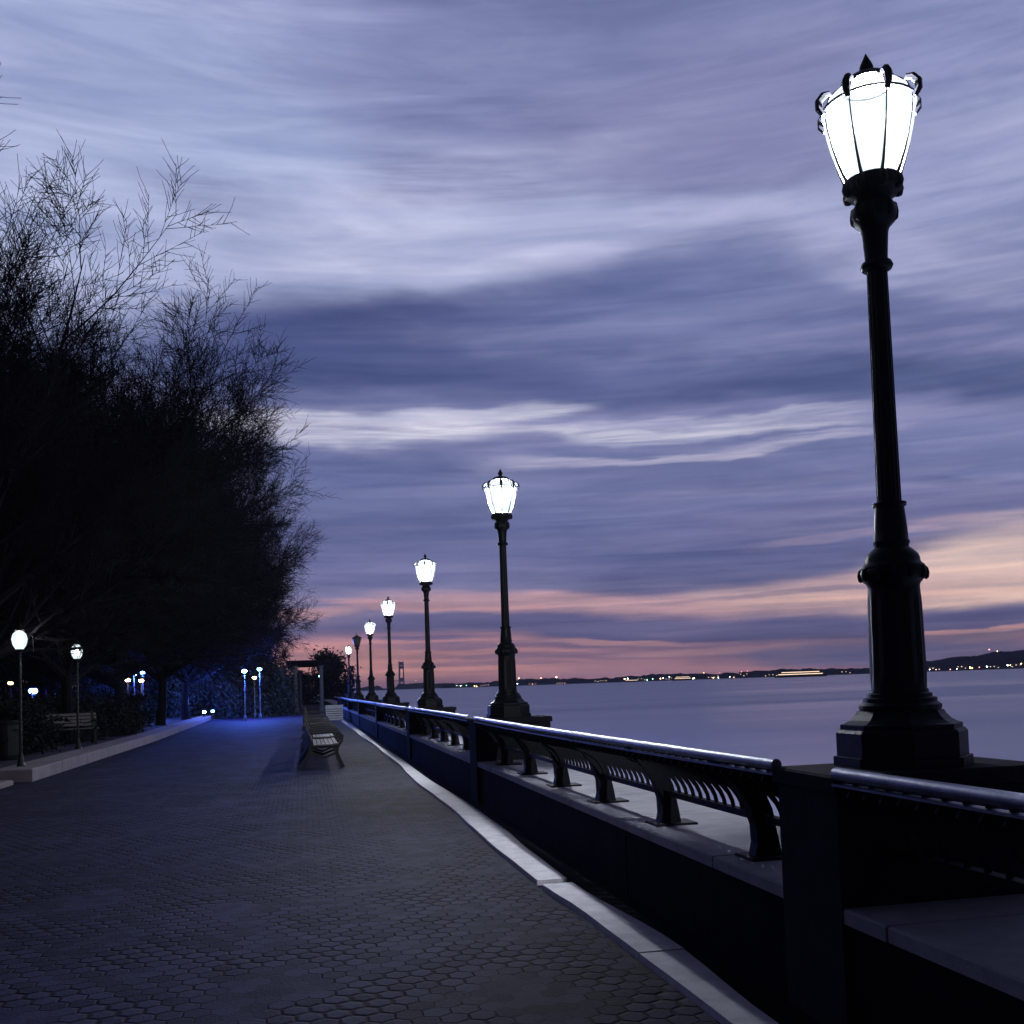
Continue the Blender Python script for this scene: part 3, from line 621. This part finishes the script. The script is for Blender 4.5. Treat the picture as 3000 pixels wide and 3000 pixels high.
# hedge beds
HL = [(-8.2, 24.6, 1.25), (-7.0, 26.8, .9), (-9.6, 29.5, 1.3), (-7.6, 34, 1.05), (-7.2, 37.5, 1.0), (-8.4, 42, 1.1), (-8.4, 46.5, 1.0), (-8.6, 52, 1.05), (-12, 33, 1.35), (-14, 40, 1.3), (-16, 50, 1.3), (-10.5, 60, 1.2), (-12.2, 25.2, 1.4)]
HT = ['low dark shrub behind the terrace edging at the far left', 'small dark shrub beside the terrace edge, nearest of the row', 'dark rounded shrub behind the slatted terrace bench', 'dark shrub right of the slatted terrace bench', 'dark shrub between terrace bench and left blue lights', 'dark shrub below the left blue lights', 'dark shrub right of the low ground lights', 'dark shrub near the far end of the terrace edging',
      'larger dark shrub in the second bed on the left', 'larger dark shrub below the second white globe lamp', 'larger dark shrub deep in the park', 'dark shrub beside the far ground lights', 'largest dark shrub at the left picture edge']
for i, (x, y, s) in enumerate(HL): evergreen(1, (x, y, .15), HT[i], i*.9, (s, s*1.3, s), group='shrubs in the terrace beds')
# far wood closing the park
w = MB(); rg = random.Random(90)
for i in range(26000):
    x = rg.uniform(-150, -4); y = rg.uniform(100, 125)+abs(x)*.25; hmax = 6.5+3*sin(x*.21)+2*sin(x*.57+1)+(abs(x)*.03)
    z = hmax*rg.random()**.8
    p = Vector((x, y, z)); u = Vector((rg.uniform(-1, 1), rg.uniform(-1, 1), rg.uniform(-1, 1))).normalized(); q = rnd_perp(u, rg); l = rg.uniform(.35, .8)
    w.add([p-u*l, p+q*l*.5, p+u*l, p-q*l*.5], [(0, 1, 2, 3)])
w.build('far_wood', 'leaf_deep', kind='stuff', label='dark distant wood closing the park on the left', category='wood')
# ------------------------------------------------------------------ park lights
def put(px, py, d):    # a point seen at px,py of the photograph, d metres along the walk
    v = look(px, py); t = d/v.y; return Vector((v.x*t, d, H+v.z*t))
def pt(parent, loc, e, col, size=.1):
    ld = bpy.data.lights.new('lamp_light', 'POINT'); ld.energy = e; ld.color = col; ld.shadow_soft_size = size
    o = bpy.data.objects.new('lamp_light', ld); COL.objects.link(o); o.parent = parent; o.location = loc
def globe_lamp(px, py, d, label):
    p = put(px, py, d); r = thing('globe_lamp', label, 'lamp', (p.x, p.y, 0), group='white globe lamps in the park'); h = p.z
    MB().lathe([(.10, 0), (.10, .2), (.06, .3), (.03, .5), (.03, h-.3), (.04, h-.24), (.07, h-.19)], 12).build('post', 'iron', r)
    MB().lathe([(.07, h-.19), (.12, h-.11), (.145, h), (.12, h+.1), (.06, h+.16)], 16).build('globe', 'lamp_glass', r, smooth=True)
    MB().lathe([(.06, h+.155), (.1, h+.17), (.05, h+.22), (.01, h+.32)], 12).build('finial', 'iron', r)
    MB().lathe([(.01, h-.1), (.05, h-.05), (.05, h+.05), (.01, h+.09)], 10).build('bulb', 'bulb_glass', r)
    pt(r, (0, 0, h), 40, (1, .9, .78), .04)
globe_lamp(57, 1873, 21.0, 'leftmost white globe lamp glowing among the trees'); globe_lamp(225, 1908, 27.5, 'second white globe lamp, right of the leftmost one')
def head_lamp(px, py, d, label, mt, e, col, group='blue park lights', arm=0):
    p = put(px, py, d); h = p.z; r = thing('park_light', label, 'lamp', (p.x, p.y, 0), group=group)
    MB().lathe([(.09, 0), (.09, .2), (.04, .3), (.028, h-.12)], 8).build('post', 'pole', r)
    MB().lathe([(.05, h-.13), (.12, h-.10), (.06, h-.02)], 10).build('socket', 'iron', r)
    MB().lathe([(.03, h-.08), (.11, h-.03), (.14, h+.03), (.11, h+.09), (.03, h+.13)], 14).build('bulb', mt, r, smooth=True)
    MB().lathe([(.15, h+.10), (.13, h+.14), (.02, h+.2)], 10).build('hood', 'iron', r)
    if e: pt(r, (0, -.25, h), e, col)
    return r
BL = (.07, .16, 1)
head_lamp(97, 2027, 36, 'single blue light low at the far left', 'lamp_blue', 234, BL)
head_lamp(393, 1976, 56, 'left light of the left blue pair', 'lamp_cyan', 1234, BL); head_lamp(418, 1971, 60, 'right light of the left blue pair', 'lamp_blue', 1234, BL)
head_lamp(374, 1994, 54, 'left amber light below the left blue pair', 'lamp_amber', 30, (1, .6, .3), 'amber park lights'); head_lamp(414, 1996, 55, 'right amber light below the left blue pair', 'lamp_amber', 30, (1, .6, .3), 'amber park lights')
head_lamp(716, 1968, 58, 'left light of the right blue pair on a tall pole', 'lamp_cyan', 2234, BL); head_lamp(760, 1962, 62, 'brightest blue light, right one of the right pair', 'lamp_blue', 2620, BL)
head_lamp(745, 1987, 66, 'small amber light just under the right blue pair', 'lamp_amber', 20, (1, .6, .3), 'amber park lights')
head_lamp(551, 2000, 64, 'tiny white light between the two blue pairs', 'glow_white', 0, BL, 'small white park lights'); head_lamp(939, 1982, 80, 'tiny pale green light beside the pergola column', 'glow_green', 0, BL, 'small white park lights')
head_lamp(31, 2003, 60, 'tiny amber light at the left picture edge', 'glow_warm', 0, BL, 'amber park lights')
def bollard(px, py, d, label, mt):
    p = put(px, py, d); h = max(.3, p.z-.2); r = thing('bollard_light', label, 'bollard light', (p.x, p.y, .2), group='low ground lights')
    MB().lathe([(.09, 0), (.09, h-.08), (.07, h-.06)], 10).build('post', 'iron', r)
    MB().lathe([(.075, h-.07), (.085, h), (.075, h+.06)], 12).build('lens', mt, r)
    MB().lathe([(.1, h+.06), (.1, h+.09), (.02, h+.12)], 10).build('cap', 'iron', r)
bollard(321, 2100, 46, 'leftmost low round ground light, bluish white', 'lamp_cyan'); bollard(393, 2098, 48, 'low ground light below the left blue pair', 'lamp_blue'); bollard(598, 2089, 62, 'bright low ground light at the end of the terrace edging', 'bulb'); bollard(623, 2088, 64, 'small blue ground light right of the bright one', 'lamp_blue')
# pergola at the end
pg = thing('pergola', 'dark flat roofed pergola on columns beyond the benches', 'pergola', (.5, 74, 0))
for x in (-1.1, .7): 
    for y in (0, 14): MB().lathe([(.22, 0), (.22, .25), (.15, .32), (.13, 3.1), (.2, 3.2), (.2, 3.3)], 12, x+(.25 if y else 0), y).build('column', 'pole', pg)
b = MB()
for x in (-1.25, .6): b.box(x, x+.22, -1, 15, 3.3, 3.52)
for i in range(13): b.box(-1.7, 1.3, -.8+i*1.2, -.68+i*1.2, 3.52, 3.68)
b.build('roof_beams', 'bark', pg)
# pale notice box at the end of the wall
p = put(980, 2093, 50)
nb = thing('notice_box', 'pale blue grey slatted box standing at the far end of the walkway', 'box', (p.x, 50, 0))
MB().box(-.40, .40, 0, .35, .08, .72, .02).build('body', 'panel_pale', nb); MB().box(-.43, .43, -.03, .38, .72, .78, .01).build('lid', 'panel_pale', nb)
for x in (-.34, .26): MB().box(x, x+.08, .05, .13, 0, .08).build('foot', 'iron', nb)
m = MB()
for i in range(5): m.box(-.37, .37, -.015, -.003, .14+i*.11, .17+i*.11)
m.build('slats', 'iron', nb)
# litter bin by the wall foot
lb_ = thing('litter_bin', 'small dark round litter bin on the terrace at the left', 'bin', (-6.35, 24.2, .2))
MB().lathe([(.2, 0), (.24, .1), (.27, .75), (.25, .78)], 18).build('body', 'iron', lb_); MB().lathe([(.28, .78), (.29, .82), (.18, .86), (.15, .84)], 18).build('rim', 'iron', lb_)
# ------------------------------------------------------------------ far shore
h = MB(); v = []; f = []; rg = random.Random(5)
def shore(px):   # distance along Y and hill height in metres, by azimuth as read from the photograph
    if px < 1300: return 5200, 30
    if px < 2500: return 3600-(px-1300)*.6, 22
    return 2900, 20+max(0, (px-2600))*.075
n = 0
cols = []
px = 905
while px <= 3260:
    D, hh = shore(px)
    if px < 1100: hh *= .8
    if 1120 < px < 1165: hh *= .3
    hh *= .78+.13*sin(px*.017)+.07*sin(px*.083)+rg.uniform(-.09, .09) if px < 2600 else 1+.06*sin(px*.05)+rg.uniform(-.03, .03)
    hh = max(6, hh)
    a = azel(px, 2000)[0]; c_ = Vector((sin(a), cos(a), 0))
    cols.append([c_*D+Vector((0, 0, -2.2)), c_*(D+60)+Vector((0, 0, hh*.55)), c_*(D+220)+Vector((0, 0, hh)), c_*(D+900)+Vector((0, 0, hh*.8))])
    px += 9
for c4 in cols: v += c4
for i in range(len(cols)-1):
    for j in range(3): f.append((i*4+j, (i+1)*4+j, (i+1)*4+j+1, i*4+j+1))
h.add(v, f); h.build('hills', 'far_land', kind='structure')
def far(px, z=0, dd=-20):
    D, _ = shore(px); a = azel(px, 2000)[0]; return Vector((sin(a)*(D+dd), cos(a)*(D+dd), z)), a
# waterfront buildings, each a thing
descr = ['low', 'long low', 'square', 'tall narrow', 'broad flat roofed']
used = set()
rg = random.Random(17)
def wb(px, wd, ht, nw, label):
    p, a = far(px, -1, -25); r = thing('waterfront_building', label, 'building', p, -a, 'buildings on the far shore')
    MB().box(-wd/2, wd/2, 0, 14, 0, ht).build('wall', 'far_wall', r); MB().box(-wd/2-.6, wd/2+.6, -.6, 14.6, ht, ht+1).build('roof', 'far_land', r)
    for i in range(nw):
        x = -wd/2+wd*(i+.5)/nw; z = ht*rg.choice((.35, .65)); s = rg.uniform(.7, 1.3)
        MB().box(x-s, x+s, -.35, -.02, z-.8, z+.8).build('window', 'window_lit', r)
marks = [(1345, 26, 9, 3, 'low building on the far shore right of the bridge tower'), (1420, 34, 8, 4, 'long low building on the far shore just left of the second lamp'), (1560, 30, 10, 3, 'building on the far shore just right of the second lamp'), (1640, 26, 8, 3, 'building on the far shore in the gap right of the second lamp'),
         (1760, 44, 9, 5, 'long low lit shed on the far shore near the orange lights'), (1880, 30, 12, 3, 'square building above the green shore lights'), (1960, 24, 10, 3, 'building left of the lit ferry'), (2090, 36, 12, 4, 'broad building right of the lit ferry'), (2180, 26, 16, 3, 'taller building on the far shore midway to the nearest lamp'),
         (2260, 40, 9, 4, 'long building on the far shore left of the long ferry'), (2480, 30, 10, 3, 'building on the far shore just left of the nearest lamp'), (2740, 30, 12, 4, 'building on the far shore just right of the nearest lamp'), (2820, 26, 14, 3, 'building below the right hand hill near orange lights'), (2910, 36, 10, 4, 'building below the hill crest at the right'), (2980, 28, 13, 3, 'rightmost building on the far shore')]
for q in marks: wb(*q)
# shore lights measured on the photograph
def shore_light(px, py, mt, label, size=1.0):
    D, _ = shore(px); v_ = look(px, py); rr = sqrt(v_.x**2+v_.y**2); k_ = (D-45)/rr; p = Vector((v_.x*k_, v_.y*k_, H+v_.z*k_)); p.z = max(p.z, 1.5)
    r = thing('shore_light', label, 'light', (p.x, p.y, -2.0), group='lights along the far shore')
    hh = p.z+2
    MB().lathe([(.3, 0), (.2, hh-size)], 6).build('mast', 'far_wall', r)
    MB().lathe([(.2*size, hh-size), (.9*size, hh-.5*size), (.9*size, hh+.5*size), (.2*size, hh+size)], 8).build('lamp_head', mt, r)
SL = [(1218, 1993, 'glow_white', .8), (1338, 2009, 'glow_green', 1.0), (1350, 2009, 'glow_white', 1.0), (1366, 2008, 'glow_green', 1.0), (1390, 2010, 'glow_warm', 1.3), (1397, 2010, 'glow_warm', 1.2), (1502, 1987, 'glow_warm', 1.1), (1520, 1987, 'glow_warm', 1.4), (1504, 2003, 'glow_warm', 1.3), (1516, 2003, 'glow_white', 1.2),
      (1560, 2005, 'glow_red', 1.0), (1585, 1986, 'glow_warm', 1.1), (1630, 1984, 'glow_warm', 1.9), (1655, 2008, 'glow_red', .8), (1830, 1989, 'glow_warm', 1.8), (1839, 1988, 'glow_white', 1.6), (1867, 1994, 'glow_green', 1.3), (1896, 1992, 'glow_green', 1.3), (1912, 1989, 'glow_green', 1.4), (1935, 1988, 'glow_warm', 1.5), (1943, 1987, 'glow_white', 1.2), (1961, 1983, 'glow_white', 1.1),
      (2030, 1988, 'glow_white', 1.2), (2034, 1987, 'glow_warm', 1.4), (2062, 1971, 'glow_amber', 1.5), (2090, 1986, 'glow_warm', 1.1), (2105, 1986, 'glow_white', 1.1), (2108, 1971, 'glow_red', .9), (2138, 1983, 'glow_white', .9), (2150, 1985, 'glow_warm', .8), (2172, 1968, 'glow_red', .9), (2190, 1966, 'glow_red', .9),
      (2702, 1963, 'glow_blue', 1.7), (2712, 1963, 'glow_warm', 1.2), (2724, 1962, 'glow_white', .8), (2742, 1962, 'glow_red', .9), (2784, 1961, 'glow_red', 1.1), (2803, 1960, 'glow_white', .8), (2842, 1956, 'glow_warm', 1.8), (2848, 1957, 'glow_amber', 1.8), (2869, 1955, 'glow_red', 1.1), (2891, 1953, 'glow_white', 1.2), (2952, 1949, 'glow_white', 1.4), (2960, 1949, 'glow_warm', 1.0), (2898, 1903, 'glow_red', 1.3), (2922, 1908, 'glow_warm', .9), (2992, 1944, 'glow_warm', 1.1)]
cn = {'glow_white': 'white', 'glow_warm': 'orange', 'glow_green': 'green', 'glow_red': 'red', 'glow_blue': 'blue', 'glow_amber': 'amber'}
def zone(px):
    if px < 1320: return 'just right of the bridge tower'
    if px < 1480: return 'between the third and second lamps'
    if px < 1700: return 'just right of the second lamp'
    if px < 1960: return 'left of the small lit ferry'
    if px < 2300: return 'between the two ferries'
    if px < 2800: return 'just right of the nearest lamp'
    return 'near the right picture edge'
cnt = {}; tot = {}
for s_ in SL: tot[(s_[2], zone(s_[0]))] = tot.get((s_[2], zone(s_[0])), 0)+1
onames = ['first', 'second', 'third', 'fourth', 'fifth', 'sixth', 'seventh']
for px, py, mt, sz in SL:
    kx = (mt, zone(px)); i = cnt.get(kx, 0); cnt[kx] = i+1
    if tot[kx] == 1: lb = 'only %s shore light %s' % (cn[mt], zone(px))
    else: lb = '%s from left of the %s shore lights %s' % (onames[i], cn[mt], zone(px))
    shore_light(px, py, mt, lb, sz)
# ferries
def ferry(px, py, d, ln, label, decks=2):
    a = azel(px, py)[0]; r = thing('ferry', label, 'ferry', (sin(a)*d, cos(a)*d, -2.0), -a, 'ferries on the harbour')
    m = MB(); pr = [(-.5, .0), (-.42, .35), (.42, .35), (.5, 0), (.42, -.35), (-.42, -.35)]
    v = [(x*ln*.94, y*14, 0) for x, y in pr]+[(x*ln, y*14, 3) for x, y in pr]
    m.add(v, [tuple(range(6))[::-1], tuple(range(6, 12))]+[(i, (i+1) % 6, (i+1) % 6+6, i+6) for i in range(6)]); m.build('hull', 'hull', r)
    for k_ in range(decks):
        s_ = .84-.12*k_; MB().box(-ln/2*s_, ln/2*s_, -4.4+.4*k_, 4.4-.4*k_, 3+3.2*k_, 6.05+3.2*k_).build('deckhouse', 'hull', r)
        MB().box(-ln/2*s_+1, ln/2*s_-1, -4.44+.4*k_, -4.41+.4*k_, 4.1+3.2*k_, 5.3+3.2*k_).build('window_band', 'cabin_light', r)
    MB().box(-2.5, 2.5, -2, 2, 3+3.2*decks, 5.6+3.2*decks).build('wheelhouse', 'white_paint', r)
    MB().lathe([(1, 3+3.2*decks), (.8, 7.5+3.2*decks)], 10, ln*.2, 0).build('funnel', 'hull', r)
    MB().lathe([(.12, 5.6+3.2*decks), (.1, 10+3.2*decks), (.2, 10.1+3.2*decks), (.1, 10.5+3.2*decks)], 8, -1, 0).build('mast', 'hull', r)
ferry(2000, 1984, 2400, 46, 'small lit ferry with two rows of orange windows in mid harbour'); ferry(2345, 1975, 1700, 84, 'long lit ferry just left of the nearest lamp', 2); ferry(1850, 1990, 2700, 40, 'dim low ferry close to the green shore lights', 1)
# suspension bridge seen nearly end on
a0 = azel(1177, 2010)[0]; D0 = 7600; bp_ = Vector((sin(a0)*D0, cos(a0)*D0, -2))
br_ = thing('suspension_bridge', 'distant pale suspension bridge tower of two legs rising over the water against the pink sky', 'bridge', bp_, -a0)
for yy, off in ((0, 0), (1298, 2)):
    t = MB()
    for s_ in (-1, 1): t.add([(s_*17-5+off, yy-6, 0), (s_*17+5+off, yy-6, 0), (s_*17+5+off, yy+6, 0), (s_*17-5+off, yy+6, 0), (s_*15-4+off, yy-5, 205), (s_*15+4+off, yy-5, 205), (s_*15+4+off, yy+5, 205), (s_*15-4+off, yy+5, 205)], [(0, 3, 2, 1), (4, 5, 6, 7), (0, 1, 5, 4), (1, 2, 6, 5), (2, 3, 7, 6), (3, 0, 4, 7)])
    t.box(-14+off, 14+off, yy-4.8, yy+4.8, 176, 201); t.box(-13+off, 13+off, yy-4.8, yy+4.8, 70, 84)
    t.build('tower', 'bridge_steel', br_)
MB().box(-15, 19, -360, 1660, 66, 73).build('deck', 'bridge_steel', br_)
for s_ in (-1, 1):
    pts = [(s_*15, -370, 72), (s_*15, -190, 128), (s_*15, 0, 207)]+[(s_*15+j*.2, 1298*j/10, 84+123*((j/10-.5)*2)**2) for j in range(1, 11)]
    MB().tube(pts, .9, 6).build('main_cable', 'bridge_steel', br_)
MB().box(-120, -14, -30, 60, 62, 66).build('approach_deck', 'bridge_steel', br_)
m = MB()
for z in range(60, 200, 12):
    for s_ in (-1, 1): m.box(s_*16-1.2, s_*16+1.2, -7.6, -6.4, z, z+2.4)
m.build('tower_lights', 'bridge_light', br_)
# ------------------------------------------------------------------ haze
HZ = True
if HZ:
    hb = MB().box(-11000, 11000, -300, 11000, -3.2, 420)
    hm = bpy.data.materials.new('haze_air'); hm.use_nodes = True; t = hm.node_tree; t.nodes.clear()
    pv = t.nodes.new('ShaderNodeVolumePrincipled'); pv.inputs['Color'].default_value = (.8, .84, 1, 1); pv.inputs['Density'].default_value = .00009; pv.inputs['Anisotropy'].default_value = .0
    o = t.nodes.new('ShaderNodeOutputMaterial'); t.links.new(pv.outputs[0], o.inputs['Volume']); MAT['haze'] = hm
    hb.build('haze', 'haze', kind='stuff', label='thin evening haze over the harbour', category='haze')
